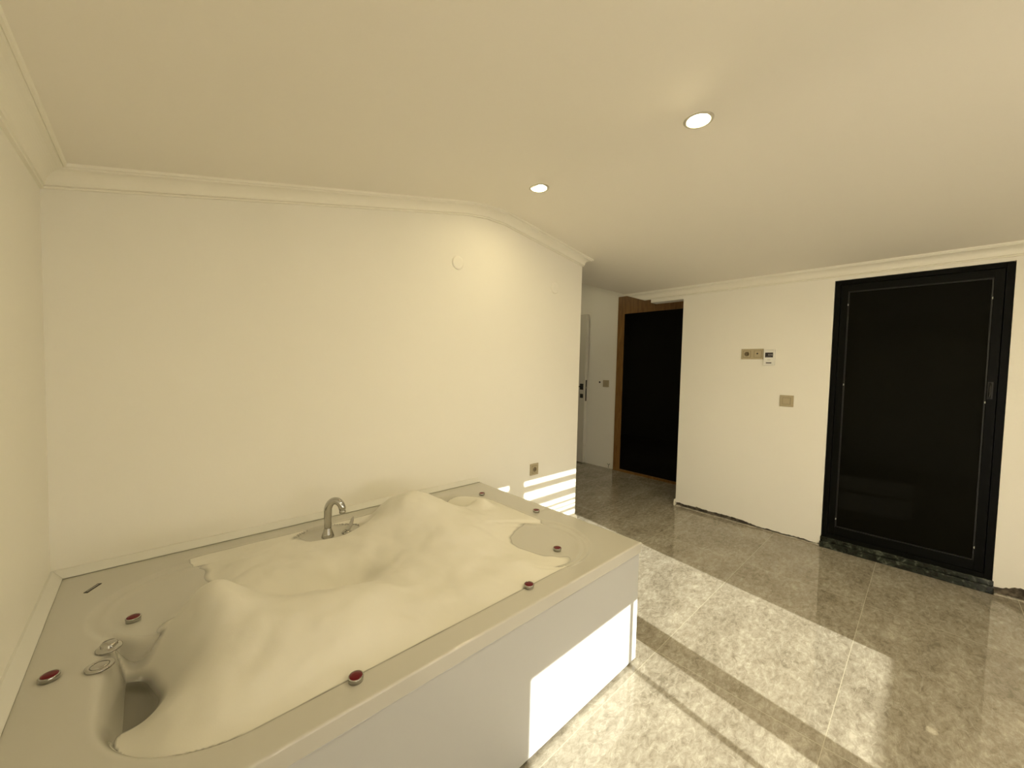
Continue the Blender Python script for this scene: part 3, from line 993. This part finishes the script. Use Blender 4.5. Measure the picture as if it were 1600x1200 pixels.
for (yy, z_) in ((gy0, 1.93 + 0.16), (gy0, 1.42), (gy0, 0.265), (gy1, 2.06), (gy1, 1.33), (gy1, 0.29)):
    mb.box(LX0 + 0.002, yy - 0.006, z_ - 0.008, LX0 + 0.014, yy + 0.006, z_ + 0.008)
o = mb.build('paint_flecks', M_FLECK, bevel=0.003); o.parent = lf  # white paint spots on the leaf beside the glass
# small pull handle
hx = LX0; hy = a1 + 0.030
mb = MB()
mb.box(hx - 0.004, hy - 0.013, 1.355, hx, hy + 0.013, 1.475)
mb.tube([(hx - 0.004, hy + 0.002, 1.465), (hx - 0.026, hy + 0.002, 1.458), (hx - 0.030, hy + 0.002, 1.44), (hx - 0.030, hy + 0.002, 1.385), (hx - 0.026, hy + 0.002, 1.37), (hx - 0.004, hy + 0.002, 1.363)], 0.006, 12)
o = mb.build('pull_handle', M_GASKET); o.parent = lf
o = MB().box(FX - 0.004, D0 - 0.012, 2.06, FX + 0.004, D0 - 0.03, 2.15).build('hinge', M_ALU, bevel=0.001); o.parent = lf
mb = MB()
mb.box(XB - 0.006, D0 + 0.004, 0.050, XB + T, D1 - 0.006, DZ0)
mb.box(XB - 0.030, D0 + 0.004, 0.0, XB + T, D1 - 0.006, 0.052)
part(mb, 'door_sill', M_SILL, d, 'dark green marble door sill', bevel=0.005)
struct(MB().box(XB + T, D0 + 0.2, 0, XB + T + 0.03, D1 - 0.2, 2.5).build('wall_behind_door', M_WALL))

# ------------------------------------------------------------------ oak framed dark doorway in the hall
d = struct(empty('door_1', (XH, 0.1, 0)), 'dark glass door in an oak frame at the end of the hall')
mb = MB()
YO, YI, YE = 0.865, 0.755, -0.615
mb.box(XH - 0.022, YI, 0, XH, YO, 2.575)
mb.box(XH - 0.022, YE, 2.318, XH, YI, 2.575)
mb.box(XH - 0.026, YE, 0, XH, YI, 0.035)
part(mb, 'door_frame', M_WOOD, d, bevel=0.003)
part(MB().box(XH - 0.014, YE, 0.035, XH - 0.002, YI, 2.318), 'door_leaf', M_BLACKGLASS, d, 'black glossy door leaf')
mb = MB()
for y_ in (0.28, 0.06):
    mb.lathe([(0.013, 0.022), (0.013, 0.030), (0.006, 0.032), (0.006, 0.055), (0.014, 0.058), (0.012, 0.066), (0, 0.068)], 16, 'X', (XH, y_, 2.405))
part(mb, 'coat_hook', M_WOOD, d)

# ------------------------------------------------------------------ white door standing open in the hall
d = struct(empty('door_3', (5.295, 1.365, 0)), 'white panel door with black lever handle standing open in the hall')
d.rotation_euler = (0, 0, 0)
A = math.radians(28); ex = Vector((math.sin(A) * 0.25, math.cos(A), 0)).normalized()
tn = Vector((ex.y, -ex.x, 0))


def dbox(mb, s0, s1, t0, t1, z0, z1):
    b0 = len(mb.v)
    for z_ in (z0, z1):
        for s_, t_ in ((s0, t0), (s1, t0), (s1, t1), (s0, t1)):
            p = ex * s_ + tn * t_; mb.v.append((p.x, p.y, z_))
    for q in ((3, 2, 1, 0), (4, 5, 6, 7), (0, 1, 5, 4), (1, 2, 6, 5), (2, 3, 7, 6), (3, 0, 4, 7)):
        mb.face([b0 + i for i in q])
    return mb


leaf = dbox(MB(), 0, 0.80, 0, 0.06, 0.02, 2.36).build('door_leaf', M_DOORW, d, bevel=0.002)
mb = dbox(MB(), 0.030, 0.095, -0.010, 0.0, 1.175, 1.270)
mb.tube([tuple(ex * 0.062 + tn * -0.008 + Vector((0, 0, 1.225))), tuple(ex * 0.062 + tn * -0.045 + Vector((0, 0, 1.225))), tuple(ex * 0.08 + tn * -0.05 + Vector((0, 0, 1.225))), tuple(ex * 0.21 + tn * -0.05 + Vector((0, 0, 1.225)))], 0.011, 12)
o = mb.build('door_handle', M_BLK, leaf)
o = dbox(MB(), 0.030, 0.090, -0.008, 0.0, 1.045, 1.110).build('key_plate', M_BLK, leaf)
o = dbox(MB(), -0.003, 0.0, 0.018, 0.042, 1.00, 1.33).build('lock_plate', M_BLK, leaf)
o = dbox(MB(), -0.010, 0.0, 0.022, 0.038, 1.195, 1.225).build('latch', M_CHROME, leaf)
